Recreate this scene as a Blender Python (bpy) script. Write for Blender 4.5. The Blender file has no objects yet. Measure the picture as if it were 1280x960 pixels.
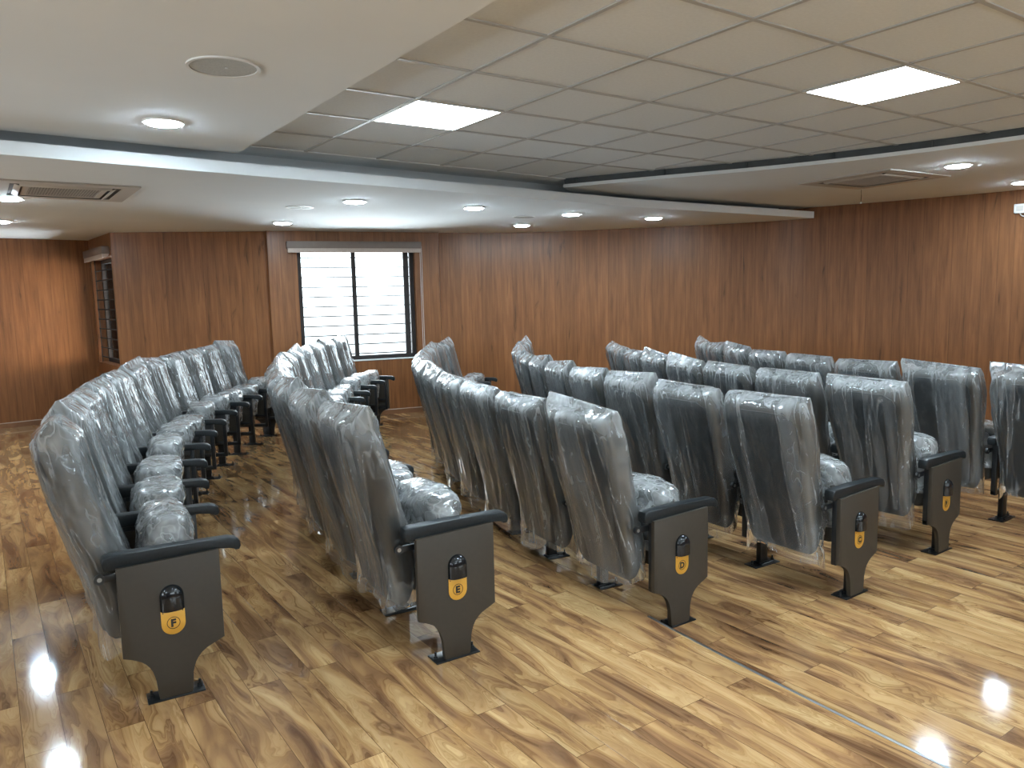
import bpy, bmesh, math, random
from mathutils import Vector, Matrix, noise
random.seed(7)
PI = math.pi
scene = bpy.context.scene
COL = scene.collection

# ------------------------------------------------------------------ materials
def new_mat(name):
    m = bpy.data.materials.new(name); m.use_nodes = True
    nt = m.node_tree; nt.nodes.clear()
    out = nt.nodes.new('ShaderNodeOutputMaterial')
    return m, nt, out

def nd(nt, typ, **kw):
    n = nt.nodes.new(typ)
    for k, v in kw.items():
        if k.startswith('i_'):
            key = k[2:]
            key = int(key) if key.isdigit() else key.replace('_', ' ')
            n.inputs[key].default_value = v
        else:
            setattr(n, k, v)
    return n

def ramp(nt, stops, interp='LINEAR'):
    r = nt.nodes.new('ShaderNodeValToRGB'); cr = r.color_ramp; cr.interpolation = interp
    while len(cr.elements) < len(stops): cr.elements.new(0.5)
    for e, (p, c) in zip(cr.elements, stops):
        e.position = p; e.color = (c[0], c[1], c[2], 1)
    return r

def simple(name, col, rough=0.5, metal=0.0, spec=0.5, nscale=0, namp=0.0, bump=0.0, coat=0.0):
    m, nt, out = new_mat(name)
    b = nd(nt, 'ShaderNodeBsdfPrincipled')
    b.inputs['Base Color'].default_value = (*col, 1)
    b.inputs['Roughness'].default_value = rough
    b.inputs['Metallic'].default_value = metal
    b.inputs['Specular IOR Level'].default_value = spec
    b.inputs['Coat Weight'].default_value = coat
    if nscale:
        tc = nd(nt, 'ShaderNodeTexCoord')
        n = nd(nt, 'ShaderNodeTexNoise', i_Scale=nscale, i_Detail=4.0)
        nt.links.new(tc.outputs['Object'], n.inputs['Vector'])
        lo = tuple(c * (1 - namp) for c in col); hi = tuple(min(1, c * (1 + namp)) for c in col)
        r = ramp(nt, [(0.3, lo), (0.7, hi)])
        nt.links.new(n.outputs['Fac'], r.inputs['Fac'])
        nt.links.new(r.outputs['Color'], b.inputs['Base Color'])
        if bump:
            bp = nd(nt, 'ShaderNodeBump', i_Strength=bump, i_Distance=0.01)
            nt.links.new(n.outputs['Fac'], bp.inputs['Height'])
            nt.links.new(bp.outputs['Normal'], b.inputs['Normal'])
    nt.links.new(b.outputs[0], out.inputs[0])
    return m

def emitter(name, col, strength):
    m, nt, out = new_mat(name)
    e = nd(nt, 'ShaderNodeEmission'); e.inputs[0].default_value = (*col, 1); e.inputs[1].default_value = strength
    nt.links.new(e.outputs[0], out.inputs[0])
    return m

def mat_wall():
    """vertical boards of reddish teak veneer; UV u = metres along wall, v = metres up"""
    m, nt, out = new_mat('teak_veneer'); L = nt.links.new
    uv = nd(nt, 'ShaderNodeUVMap')
    sep = nd(nt, 'ShaderNodeSeparateXYZ'); L(uv.outputs[0], sep.inputs[0])
    # board index from u
    div = nd(nt, 'ShaderNodeMath', operation='DIVIDE', i_1=0.152); L(sep.outputs[0], div.inputs[0])
    fl = nd(nt, 'ShaderNodeMath', operation='FLOOR'); L(div.outputs[0], fl.inputs[0])
    fr = nd(nt, 'ShaderNodeMath', operation='FRACT'); L(div.outputs[0], fr.inputs[0])
    wn = nd(nt, 'ShaderNodeTexWhiteNoise', noise_dimensions='1D'); L(fl.outputs[0], wn.inputs['W'])
    # grain coords
    mu = nd(nt, 'ShaderNodeMath', operation='MULTIPLY', i_1=1.0); L(sep.outputs[0], mu.inputs[0])
    mv = nd(nt, 'ShaderNodeMath', operation='MULTIPLY', i_1=0.055); L(sep.outputs[1], mv.inputs[0])
    mw = nd(nt, 'ShaderNodeMath', operation='MULTIPLY', i_1=9.0); L(wn.outputs['Value'], mw.inputs[0])
    cb = nd(nt, 'ShaderNodeCombineXYZ'); L(mu.outputs[0], cb.inputs[0]); L(mv.outputs[0], cb.inputs[1]); L(mw.outputs[0], cb.inputs[2])
    n1 = nd(nt, 'ShaderNodeTexNoise', i_Scale=26.0, i_Detail=7.0, i_Roughness=0.62, i_Distortion=0.35); L(cb.outputs[0], n1.inputs['Vector'])
    r1 = ramp(nt, [(0.25, (0.118, 0.044, 0.016)), (0.42, (0.190, 0.075, 0.027)), (0.58, (0.235, 0.096, 0.035)), (0.78, (0.290, 0.124, 0.047))])
    L(n1.outputs['Fac'], r1.inputs['Fac'])
    # broad cathedral figure with dark elongated flecks
    mv2 = nd(nt, 'ShaderNodeMath', operation='MULTIPLY', i_1=0.16); L(sep.outputs[1], mv2.inputs[0])
    cb2 = nd(nt, 'ShaderNodeCombineXYZ'); L(sep.outputs[0], cb2.inputs[0]); L(mv2.outputs[0], cb2.inputs[1]); L(mw.outputs[0], cb2.inputs[2])
    n2 = nd(nt, 'ShaderNodeTexNoise', i_Scale=9.0, i_Detail=3.0, i_Distortion=0.8); L(cb2.outputs[0], n2.inputs['Vector'])
    r2 = ramp(nt, [(0.25, (0.30, 0.28, 0.27)), (0.33, (0.90, 0.90, 0.90)), (0.55, (1, 1, 1)), (1, (1.0, 1.0, 1.0))]); L(n2.outputs['Fac'], r2.inputs['Fac'])
    mx = nd(nt, 'ShaderNodeMix', data_type='RGBA', blend_type='MULTIPLY'); mx.inputs[0].default_value = 0.8
    L(r1.outputs['Color'], mx.inputs[6]); L(r2.outputs['Color'], mx.inputs[7])
    # per-board tone and dark joint
    mr = nd(nt, 'ShaderNodeMapRange', i_3=0.90, i_4=1.08); L(wn.outputs['Value'], mr.inputs[0])
    jt = nd(nt, 'ShaderNodeMath', operation='GREATER_THAN', i_1=0.028); L(fr.outputs[0], jt.inputs[0])
    jm = nd(nt, 'ShaderNodeMapRange', i_3=0.62, i_4=1.0); L(jt.outputs[0], jm.inputs[0])
    tm = nd(nt, 'ShaderNodeMath', operation='MULTIPLY'); L(mr.outputs[0], tm.inputs[0]); L(jm.outputs[0], tm.inputs[1])
    mx2 = nd(nt, 'ShaderNodeMix', data_type='RGBA', blend_type='MULTIPLY'); mx2.inputs[0].default_value = 1.0
    L(mx.outputs[2], mx2.inputs[6]); L(tm.outputs[0], mx2.inputs[7])
    b = nd(nt, 'ShaderNodeBsdfPrincipled', i_Roughness=0.38)
    b.inputs['Specular IOR Level'].default_value = 0.3
    L(mx2.outputs[2], b.inputs['Base Color'])
    bp = nd(nt, 'ShaderNodeBump', i_Strength=0.15, i_Distance=0.004); L(tm.outputs[0], bp.inputs['Height']); L(bp.outputs[0], b.inputs['Normal'])
    L(b.outputs[0], out.inputs[0])
    return m

def mat_floor():
    """glossy acacia-look laminate, boards running along world Y"""
    m, nt, out = new_mat('acacia_laminate'); L = nt.links.new
    geo = nd(nt, 'ShaderNodeNewGeometry')
    sep = nd(nt, 'ShaderNodeSeparateXYZ'); L(geo.outputs['Position'], sep.inputs[0])
    cb = nd(nt, 'ShaderNodeCombineXYZ'); L(sep.outputs[1], cb.inputs[0]); L(sep.outputs[0], cb.inputs[1])
    br = nd(nt, 'ShaderNodeTexBrick', offset=0.37, offset_frequency=2, squash=1.0)
    br.inputs['Color1'].default_value = (0, 0, 0, 1); br.inputs['Color2'].default_value = (1, 1, 1, 1)
    br.inputs['Mortar'].default_value = (0.5, 0.5, 0.5, 1)
    br.inputs['Scale'].default_value = 1.0; br.inputs['Mortar Size'].default_value = 0.0011
    br.inputs['Mortar Smooth'].default_value = 0.1; br.inputs['Bias'].default_value = 0.0
    br.inputs['Brick Width'].default_value = 1.18; br.inputs['Row Height'].default_value = 0.131
    L(cb.outputs[0], br.inputs['Vector'])
    rnd = nd(nt, 'ShaderNodeSeparateColor'); L(br.outputs['Color'], rnd.inputs[0])
    off = nd(nt, 'ShaderNodeMath', operation='MULTIPLY', i_1=37.0); L(rnd.outputs[0], off.inputs[0])
    sy = nd(nt, 'ShaderNodeMath', operation='MULTIPLY', i_1=0.20); L(sep.outputs[1], sy.inputs[0])
    oy = nd(nt, 'ShaderNodeMath', operation='ADD'); L(sy.outputs[0], oy.inputs[0]); L(off.outputs[0], oy.inputs[1])
    v1 = nd(nt, 'ShaderNodeCombineXYZ'); L(sep.outputs[0], v1.inputs[0]); L(oy.outputs[0], v1.inputs[1]); L(off.outputs[0], v1.inputs[2])
    # broad sap/heartwood zones
    n1 = nd(nt, 'ShaderNodeTexNoise', i_Scale=7.5, i_Detail=3.0, i_Roughness=0.5, i_Distortion=1.1); L(v1.outputs[0], n1.inputs['Vector'])
    r1 = ramp(nt, [(0.28, (0.110, 0.053, 0.026)), (0.40, (0.225, 0.120, 0.056)), (0.52, (0.372, 0.216, 0.094)), (0.68, (0.500, 0.325, 0.154))])
    L(n1.outputs['Fac'], r1.inputs['Fac'])
    # flowing grain: noise-warped bands
    sub = nd(nt, 'ShaderNodeMath', operation='MULTIPLY', i_1=9.0); L(n1.outputs['Fac'], sub.inputs[0])
    snx = nd(nt, 'ShaderNodeMath', operation='MULTIPLY', i_1=16.0); L(sep.outputs[0], snx.inputs[0])
    ad = nd(nt, 'ShaderNodeMath', operation='ADD'); L(sub.outputs[0], ad.inputs[0]); L(snx.outputs[0], ad.inputs[1])
    v2 = nd(nt, 'ShaderNodeCombineXYZ'); L(ad.outputs[0], v2.inputs[0]); L(oy.outputs[0], v2.inputs[1]); L(off.outputs[0], v2.inputs[2])
    n2 = nd(nt, 'ShaderNodeTexNoise', i_Scale=2.6, i_Detail=6.0, i_Roughness=0.62, i_Distortion=0.4); L(v2.outputs[0], n2.inputs['Vector'])
    r2 = ramp(nt, [(0.30, (0.40, 0.32, 0.25)), (0.43, (0.80, 0.75, 0.68)), (0.55, (1.02, 1.01, 1)), (1, (1.12, 1.11, 1.04))]); L(n2.outputs['Fac'], r2.inputs['Fac'])
    mx = nd(nt, 'ShaderNodeMix', data_type='RGBA', blend_type='MULTIPLY'); mx.inputs[0].default_value = 0.85
    L(r1.outputs['Color'], mx.inputs[6]); L(r2.outputs['Color'], mx.inputs[7])
    # board-to-board tone
    hs = nd(nt, 'ShaderNodeHueSaturation')
    mr = nd(nt, 'ShaderNodeMapRange', i_3=0.88, i_4=1.12); L(rnd.outputs[0], mr.inputs[0]); L(mr.outputs[0], hs.inputs['Value'])
    L(mx.outputs[2], hs.inputs['Color'])
    # joints
    jm = nd(nt, 'ShaderNodeMix', data_type='RGBA'); L(br.outputs['Fac'], jm.inputs[0]); L(hs.outputs[0], jm.inputs[6]); jm.inputs[7].default_value = (0.10, 0.05, 0.02, 1)
    b = nd(nt, 'ShaderNodeBsdfPrincipled', i_Roughness=0.17)
    b.inputs['Specular IOR Level'].default_value = 0.5
    L(jm.outputs[2], b.inputs['Base Color'])
    n3 = nd(nt, 'ShaderNodeTexNoise', i_Scale=3.0, i_Detail=2.0); L(v1.outputs[0], n3.inputs['Vector'])
    rr = nd(nt, 'ShaderNodeMapRange', i_1=0.3, i_2=0.7, i_3=0.05, i_4=0.095); L(n3.outputs['Fac'], rr.inputs[0]); L(rr.outputs[0], b.inputs['Roughness'])
    inv = nd(nt, 'ShaderNodeMath', operation='SUBTRACT', i_0=1.0); L(br.outputs['Fac'], inv.inputs[1])
    bp = nd(nt, 'ShaderNodeBump', i_Strength=0.25, i_Distance=0.002); L(inv.outputs[0], bp.inputs['Height']); L(bp.outputs[0], b.inputs['Normal'])
    L(b.outputs[0], out.inputs[0])
    return m

def mat_film(name, milk=0.16, streak=0.30, vert=True):
    """thin clear polythene: mostly see-through, milky where it gathers, glossy creases"""
    m, nt, out = new_mat(name); L = nt.links.new
    def math_(op, a, b=None, c=None, clamp=False):
        n = nd(nt, 'ShaderNodeMath', operation=op); n.use_clamp = clamp
        for k, v in enumerate((a, b, c)):
            if v is None: continue
            if isinstance(v, (int, float)): n.inputs[k].default_value = v
            else: L(v, n.inputs[k])
        return n.outputs[0]
    def mrange(v, a, b, c, d):
        n = nd(nt, 'ShaderNodeMapRange', i_1=a, i_2=b, i_3=c, i_4=d); L(v, n.inputs[0]); return n.outputs[0]
    tc = nd(nt, 'ShaderNodeTexCoord'); info = nd(nt, 'ShaderNodeObjectInfo')
    sep = nd(nt, 'ShaderNodeSeparateXYZ'); L(tc.outputs['Object'], sep.inputs[0]); X, Y, Z = sep.outputs
    rnd = info.outputs['Random']; rv = math_('MULTIPLY', rnd, 23.0)
    # fold direction: near vertical, leaning differently on every bag
    sk = math_('MULTIPLY', math_('SUBTRACT', rnd, 0.5), 0.55)
    y2 = math_('MULTIPLY_ADD', Z, sk, Y)
    XT = math_('MULTIPLY_ADD', Z, 0.225, X)      # undo the backrest's rake so folds run straight
    cb = nd(nt, 'ShaderNodeCombineXYZ'); L(math_('ADD', XT, rv), cb.inputs[0]); L(y2, cb.inputs[1]); L(math_('MULTIPLY', Z, 0.05 if vert else 0.8), cb.inputs[2])
    n1 = nd(nt, 'ShaderNodeTexNoise', i_Scale=13.0, i_Detail=2.0, i_Roughness=0.45, i_Distortion=0.0); L(cb.outputs[0], n1.inputs['Vector'])
    cb2 = nd(nt, 'ShaderNodeCombineXYZ'); L(math_('ADD', XT, rv), cb2.inputs[0]); L(Y, cb2.inputs[1]); L(math_('MULTIPLY', Z, 0.55 if vert else 1.0), cb2.inputs[2])
    n2 = nd(nt, 'ShaderNodeTexNoise', i_Scale=11.0 if vert else 9.0, i_Detail=2.0, i_Roughness=0.5, i_Distortion=0.1); L(cb2.outputs[0], n2.inputs['Vector'])
    a1 = math_('ABSOLUTE', math_('SUBTRACT', n1.outputs['Fac'], 0.5)); a2 = math_('ABSOLUTE', math_('SUBTRACT', n2.outputs['Fac'], 0.5))
    fold = mrange(a1, 0.0, 0.030, 1.0, 0.0); band = mrange(n1.outputs['Fac'], 0.48, 0.70, 0.0, 1.0); cr = mrange(a2, 0.0, 0.03, 1.0, 0.0)
    top = mrange(Z, 0.99, 1.09, 0.0, 0.20) if vert else None
    fac = math_('MULTIPLY_ADD', fold, streak*.75, milk); fac = math_('MULTIPLY_ADD', band, streak*.7, fac); fac = math_('MULTIPLY_ADD', cr, streak*.25 if vert else streak*.5, fac)
    if top is not None: fac = math_('ADD', fac, top)
    h = math_('MULTIPLY_ADD', a2, 0.5 if vert else 1.3, math_('MULTIPLY', a1, 1.0))
    bp = nd(nt, 'ShaderNodeBump', i_Strength=0.6, i_Distance=0.03); L(h, bp.inputs['Height'])
    tr = nd(nt, 'ShaderNodeBsdfTransparent'); tr.inputs[0].default_value = (0.95, 0.965, 0.965, 1)
    df = nd(nt, 'ShaderNodeBsdfDiffuse'); df.inputs[0].default_value = (0.86, 0.88, 0.88, 1); L(bp.outputs[0], df.inputs['Normal'])
    tl = nd(nt, 'ShaderNodeBsdfTranslucent'); tl.inputs[0].default_value = (0.86, 0.88, 0.88, 1); L(bp.outputs[0], tl.inputs['Normal'])
    dt = nd(nt, 'ShaderNodeMixShader', i_0=0.4); L(df.outputs[0], dt.inputs[1]); L(tl.outputs[0], dt.inputs[2])
    lw = nd(nt, 'ShaderNodeLayerWeight', i_Blend=0.30)
    fw = math_('MULTIPLY_ADD', lw.outputs['Facing'], 0.20, fac, clamp=True)
    m1 = nd(nt, 'ShaderNodeMixShader'); L(fw, m1.inputs[0]); L(tr.outputs[0], m1.inputs[1]); L(dt.outputs[0], m1.inputs[2])
    gl = nd(nt, 'ShaderNodeBsdfGlossy', i_Roughness=0.11); gl.inputs[0].default_value = (1, 1, 1, 1); L(bp.outputs[0], gl.inputs['Normal'])
    fn = nd(nt, 'ShaderNodeFresnel', i_IOR=1.5); L(bp.outputs[0], fn.inputs['Normal'])
    fg = math_('MULTIPLY_ADD', fn.outputs[0], 1.05, 0.004, clamp=True)
    m2 = nd(nt, 'ShaderNodeMixShader'); L(fg, m2.inputs[0]); L(m1.outputs[0], m2.inputs[1]); L(gl.outputs[0], m2.inputs[2])
    L(m2.outputs[0], out.inputs[0])
    return m

def mat_glass():
    m, nt, out = new_mat('window_glass'); L = nt.links.new
    t = nd(nt, 'ShaderNodeBsdfTransparent'); t.inputs[0].default_value = (0.96, 0.98, 0.98, 1)
    g = nd(nt, 'ShaderNodeBsdfGlossy', i_Roughness=0.02)
    f = nd(nt, 'ShaderNodeFresnel', i_IOR=1.45)
    x = nd(nt, 'ShaderNodeMixShader'); L(f.outputs[0], x.inputs[0]); L(t.outputs[0], x.inputs[1]); L(g.outputs[0], x.inputs[2])
    L(x.outputs[0], out.inputs[0]); return m

M = dict(
    wall=mat_wall(), floor=mat_floor(),
    film=mat_film('polythene_cover', 0.022, 0.29), film2=mat_film('polythene_bag', 0.24, 0.30, vert=False), glass=mat_glass(),
    plaster=simple('white_plaster', (0.77, 0.80, 0.81), 0.85, spec=0.2, nscale=1.5, namp=0.02),
    tile=simple('ceiling_tile', (0.70, 0.725, 0.73), 0.9, spec=0.15, nscale=60, namp=0.03),
    tbar=simple('grid_bar', (0.42, 0.42, 0.41), 0.5),
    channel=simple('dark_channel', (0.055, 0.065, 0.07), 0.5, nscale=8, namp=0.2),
    fabric=simple('charcoal_fabric', (0.070, 0.068, 0.062), 0.9, spec=0.2, nscale=220, namp=0.12, bump=0.04),
    shell=simple('slate_back_shell', (0.015, 0.022, 0.029), 0.5, nscale=30, namp=0.15),
    brown=simple('brown_laminate', (0.034, 0.027, 0.019), 0.5, nscale=45, namp=0.06, bump=0.02),
    black=simple('black_plastic', (0.010, 0.012, 0.014), 0.38, nscale=25, namp=0.2),
    arm=simple('black_polyurethane', (0.010, 0.013, 0.015), 0.42, spec=0.3, nscale=120, namp=0.25, bump=0.05),
    gloss=simple('gloss_black', (0.006, 0.008, 0.010), 0.12),
    steel=simple('black_steel', (0.012, 0.013, 0.014), 0.3, metal=0.3),
    bolt=simple('zinc_bolt', (0.35, 0.36, 0.36), 0.3, metal=0.9),
    gold=simple('gold_plate', (0.66, 0.36, 0.055), 0.33, metal=0.35, nscale=12, namp=0.08),
    ink=simple('black_ink', (0.012, 0.010, 0.008), 0.5),
    alu=simple('aluminium_trim', (0.36, 0.37, 0.37), 0.35, metal=0.9, nscale=20, namp=0.05),
    frame=simple('dark_window_frame', (0.034, 0.028, 0.026), 0.6, spec=0.2),
    blind=simple('blind_box', (0.17, 0.125, 0.10), 0.5, nscale=20, namp=0.05),
    blind_roll=simple('blind_fabric', (0.45, 0.36, 0.30), 0.7, nscale=60, namp=0.05),
    white=simple('white_plastic', (0.70, 0.70, 0.68), 0.4),
    cream=simple('cassette_plastic', (0.52, 0.49, 0.45), 0.5),
    vent=simple('vent_dark', (0.03, 0.027, 0.024), 0.6),
    mesh=simple('speaker_mesh', (0.42, 0.43, 0.41), 0.7, nscale=150, namp=0.12),
    base=simple('skirting', (0.20, 0.09, 0.04), 0.4, nscale=12, namp=0.15),
    panel_on=emitter('led_panel', (0.71, 0.88, 1.0), 64.0),
    down_on=emitter('led_downlight', (0.71, 0.88, 1.0), 330.0),
)

# ------------------------------------------------------------------ mesh helpers
def add_box(bm, x0, x1, y0, y1, z0, z1, mi=0, bevel=0.0, seg=2, mat=None):
    vs = [bm.verts.new(p) for p in ((x0,y0,z0),(x1,y0,z0),(x1,y1,z0),(x0,y1,z0),(x0,y0,z1),(x1,y0,z1),(x1,y1,z1),(x0,y1,z1))]
    fs = [bm.faces.new([vs[i] for i in f]) for f in ((0,3,2,1),(4,5,6,7),(0,1,5,4),(1,2,6,5),(2,3,7,6),(3,0,4,7))]
    for f in fs: f.material_index = mi
    if bevel:
        es = list({e for f in fs for e in f.edges})
        r = bmesh.ops.bevel(bm, geom=es, offset=bevel, segments=seg, affect='EDGES', profile=0.5)
        for f in r['faces']: f.material_index = mi
        vs = list({v for f in r['faces'] for v in f.verts} | {v for v in vs if v.is_valid})
    if mat is not None:
        bmesh.ops.transform(bm, matrix=mat, verts=[v for v in vs if v.is_valid])

def add_prism(bm, pts, a, b, axis='y', mi=0, bevel=0.0):
    """closed outline pts (2D) extruded between a and b along axis: y -> (x,z), z -> (x,y), x -> (y,z)"""
    def P(p, t):
        return {'y': (p[0], t, p[1]), 'z': (p[0], p[1], t), 'x': (t, p[0], p[1])}[axis]
    v0 = [bm.verts.new(P(p, a)) for p in pts]; v1 = [bm.verts.new(P(p, b)) for p in pts]
    n = len(pts); fs = [bm.faces.new(v0), bm.faces.new(list(reversed(v1)))]
    for i in range(n):
        fs.append(bm.faces.new((v0[(i+1) % n], v0[i], v1[i], v1[(i+1) % n])))
    for f in fs: f.material_index = mi
    if bevel:
        es = list({e for f in fs[:2] for e in f.edges})
        r = bmesh.ops.bevel(bm, geom=es, offset=bevel, segments=2, affect='EDGES', profile=0.5)
        for f in r['faces']: f.material_index = mi

def add_cyl(bm, c, r, h, axis='z', seg=24, mi=0, r2=None):
    r2 = r if r2 is None else r2
    def P(a, rr, t):
        u, v = rr*math.cos(a), rr*math.sin(a)
        return {'z': (c[0]+u, c[1]+v, c[2]+t), 'y': (c[0]+u, c[1]+t, c[2]+v), 'x': (c[0]+t, c[1]+u, c[2]+v)}[axis]
    lo = [bm.verts.new(P(2*PI*i/seg, r, 0)) for i in range(seg)]; hi = [bm.verts.new(P(2*PI*i/seg, r2, h)) for i in range(seg)]
    fs = [bm.faces.new(lo), bm.faces.new(hi)] + [bm.faces.new((lo[i], lo[(i+1) % seg], hi[(i+1) % seg], hi[i])) for i in range(seg)]
    for f in fs: f.material_index = mi

def add_ring(bm, c, r0, r1, h, axis='z', seg=32, mi=0):
    def P(a, rr, t):
        u, v = rr*math.cos(a), rr*math.sin(a)
        return {'z': (c[0]+u, c[1]+v, c[2]+t), 'y': (c[0]+u, c[1]+t, c[2]+v)}[axis]
    R = [[bm.verts.new(P(2*PI*i/seg, rr, t)) for i in range(seg)] for rr, t in ((r0, 0), (r1, 0), (r1, h), (r0, h))]
    for k in range(4):
        a, b = R[k], R[(k+1) % 4]
        for i in range(seg):
            f = bm.faces.new((a[i], a[(i+1) % seg], b[(i+1) % seg], b[i])); f.material_index = mi

def add_tube(bm, pts, r, seg=8, mi=0):
    pts = [Vector(p) for p in pts]; rings = []
    for i, p in enumerate(pts):
        d = (pts[min(i+1, len(pts)-1)] - pts[max(i-1, 0)]).normalized()
        u = d.cross(Vector((0, 0, 1)));  u = u if u.length > 1e-3 else d.cross(Vector((1, 0, 0)))
        u.normalize(); w = d.cross(u)
        rings.append([bm.verts.new(p + r*(math.cos(2*PI*k/seg)*u + math.sin(2*PI*k/seg)*w)) for k in range(seg)])
    for a, b in zip(rings, rings[1:]):
        for k in range(seg):
            bm.faces.new((a[k], a[(k+1) % seg], b[(k+1) % seg], b[k])).material_index = mi
    bm.faces.new(rings[0]).material_index = mi; bm.faces.new(rings[-1]).material_index = mi

def mesh_of(name, bm, mats, smooth=True, angle=40):
    bmesh.ops.recalc_face_normals(bm, faces=bm.faces[:])
    me = bpy.data.meshes.new(name)
    if smooth:
        lim = math.radians(angle)
        for f in bm.faces: f.smooth = True
        for e in bm.edges:
            if len(e.link_faces) == 2 and e.calc_face_angle(0) > lim: e.smooth = False
    bm.to_mesh(me); bm.free()
    for m in (mats if isinstance(mats, (list, tuple)) else [mats]): me.materials.append(m)
    return me

def link(name, me, parent=None, mat=None):
    o = bpy.data.objects.new(name, me); COL.objects.link(o)
    if parent is not None: o.parent = parent
    if mat is not None: o.matrix_basis = mat
    return o

def tag(o, label, cat, group=None):
    o['label'] = label; o['category'] = cat
    if group: o['group'] = group
    return o

def thing(name, loc, label, cat, group=None, rz=0.0):
    o = bpy.data.objects.new(name, None); COL.objects.link(o)
    o.empty_display_size = 0.1; o.location = loc; o.rotation_euler = (0, 0, rz)
    return tag(o, label, cat, group)

def structure(name, me):
    o = link(name, me); o['kind'] = 'structure'; return o

def interp(tab, z):
    if z <= tab[0][0]: return tab[0][1:]
    for a, b in zip(tab, tab[1:]):
        if z <= b[0]:
            t = (z-a[0])/(b[0]-a[0]); return [p+(q-p)*t for p, q in zip(a[1:], b[1:])]
    return tab[-1][1:]

def catmull(P, n=8):
    P = [Vector((*p, 0)) for p in P]; out = []
    for i in range(len(P)-1):
        p0, p1, p2, p3 = P[max(i-1, 0)], P[i], P[i+1], P[min(i+2, len(P)-1)]
        for k in range(n):
            t = k/n
            q = 0.5*((2*p1)+(p2-p0)*t+(2*p0-5*p1+4*p2-p3)*t*t+(3*p1-p0-3*p2+p3)*t**3)
            out.append((q.x, q.y))
    out.append((P[-1].x, P[-1].y)); return out

# ------------------------------------------------------------------ room shell
ZS, ZM, ZG, ZT = 2.48, 2.615, 2.63, 2.70      # soffit, mid soffit, gypsum border, tile level
STEP = 0.10                                   # lower tier is 10 cm down
WA, WB = Vector((3.09, 9.85, 0)), Vector((5.30, 9.35, 0))      # window wall ends
wall_curve = catmull([(5.33, 9.41), (6.34, 9.04), (7.10, 8.37), (7.62, 7.78), (8.18, 7.08), (8.60, 6.41), (8.80, 5.86), (9.02, 5.30),
                      (9.20, 4.80), (9.42, 4.0), (9.52, 3.0), (9.56, 2.0), (9.50, 0.0), (9.30, -2.5), (8.80, -5.0)], 6)

def wall_strip(name, pts, z0=-0.12, z1=2.72, holes=(), thick=0.0):
    """wall along plan polyline pts with UVs in metres; hole=(u0,u1,z0,z1) in arc length (single-segment walls)"""
    bm = bmesh.new(); uvl = bm.loops.layers.uv.new('UVMap'); u = 0.0
    def quad(a, b, ua, ub, za, zb):
        vs = [bm.verts.new((*a, za)), bm.verts.new((*b, za)), bm.verts.new((*b, zb)), bm.verts.new((*a, zb))]
        f = bm.faces.new(vs)
        for l, t in zip(f.loops, ((ua, za), (ub, za), (ub, zb), (ua, zb))): l[uvl].uv = t
        return vs
    for a, b in zip(pts, pts[1:]):
        a = Vector(a); b = Vector(b); ln = (b-a).length
        if holes:
            us = sorted({0, ln, *[h[0] for h in holes], *[h[1] for h in holes]}); zs = sorted({z0, z1, *[h[2] for h in holes], *[h[3] for h in holes]})
            for ua, ub in zip(us, us[1:]):
                for za, zb in zip(zs, zs[1:]):
                    if any(h[0] <= (ua+ub)/2 <= h[1] and h[2] <= (za+zb)/2 <= h[3] for h in holes): continue
                    quad(a+(b-a)*ua/ln, a+(b-a)*ub/ln, u+ua, u+ub, za, zb)
            d = (b-a)/ln; nrm = Vector((-d.y, d.x))*thick
            for h in holes:
                p, q = a+d*h[0], a+d*h[1]
                quad(p, p+nrm, 0.3, 0.3+abs(thick), h[2], h[3]); quad(q+nrm, q, 0.9, 0.9+abs(thick), h[2], h[3])
                for zz in (h[2], h[3]):
                    vs = [bm.verts.new((*x, zz)) for x in (p, q, q+nrm, p+nrm)]; f = bm.faces.new(vs)
                    for l, t in zip(f.loops, ((0, 0), (0, 1), (.2, 1), (.2, 0))): l[uvl].uv = t
        else:
            quad(a, b, u, u+ln, z0, z1)
        u += ln
    me = bpy.data.meshes.new(name); bmesh.ops.remove_doubles(bm, verts=bm.verts[:], dist=1e-5)
    for f in bm.faces: f.smooth = len(pts) > 6
    bm.to_mesh(me); bm.free(); me.materials.append(M['wall'])
    return structure(name, me)

WL = (WB-WA).length; WD = (WB-WA).normalized(); WN = Vector((-WD.y, WD.x, 0))      # WN points outdoors
OP = (0.36, 1.92, 0.77, 2.30)
wall_strip('wall_window', [(WA.x, WA.y), (WB.x, WB.y)], holes=[OP], thick=0.20)
wall_strip('wall_window_return', [(WB.x, WB.y), (5.345, 9.415)])
wall_strip('wall_right', wall_curve)
wall_strip('wall_mid', [(1.42, 10.70), (3.085, 9.93), (3.09, 9.85)])
LW = (1.42, 10.70); LE = (1.33, 12.13)
lret = wall_strip('wall_alcove', [LE, LW], holes=[(0.08, 1.38, 0.80, 2.20)], thick=0.20)
wall_strip('wall_left', [(-4.0, 11.50), LE])
BW_ADDED = [(1.6, 4.6, 1.15, 2.30), (6.4, 9.4, 1.15, 2.30)]; LWN_ADDED = [(2.0, 4.6, 1.15, 2.30), (6.4, 9.0, 1.15, 2.30), (10.8, 13.4, 1.15, 2.30)]  # openings added in the unseen walls to bring cool daylight onto the ceiling
wall_strip('wall_far_left', [(-4.0, -5.0), (-4.0, 11.50)], holes=LWN_ADDED, thick=0.20)
wall_strip('wall_back', [(8.80, -5.0), (-4.0, -5.0)], holes=BW_ADDED, thick=0.20)

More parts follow.
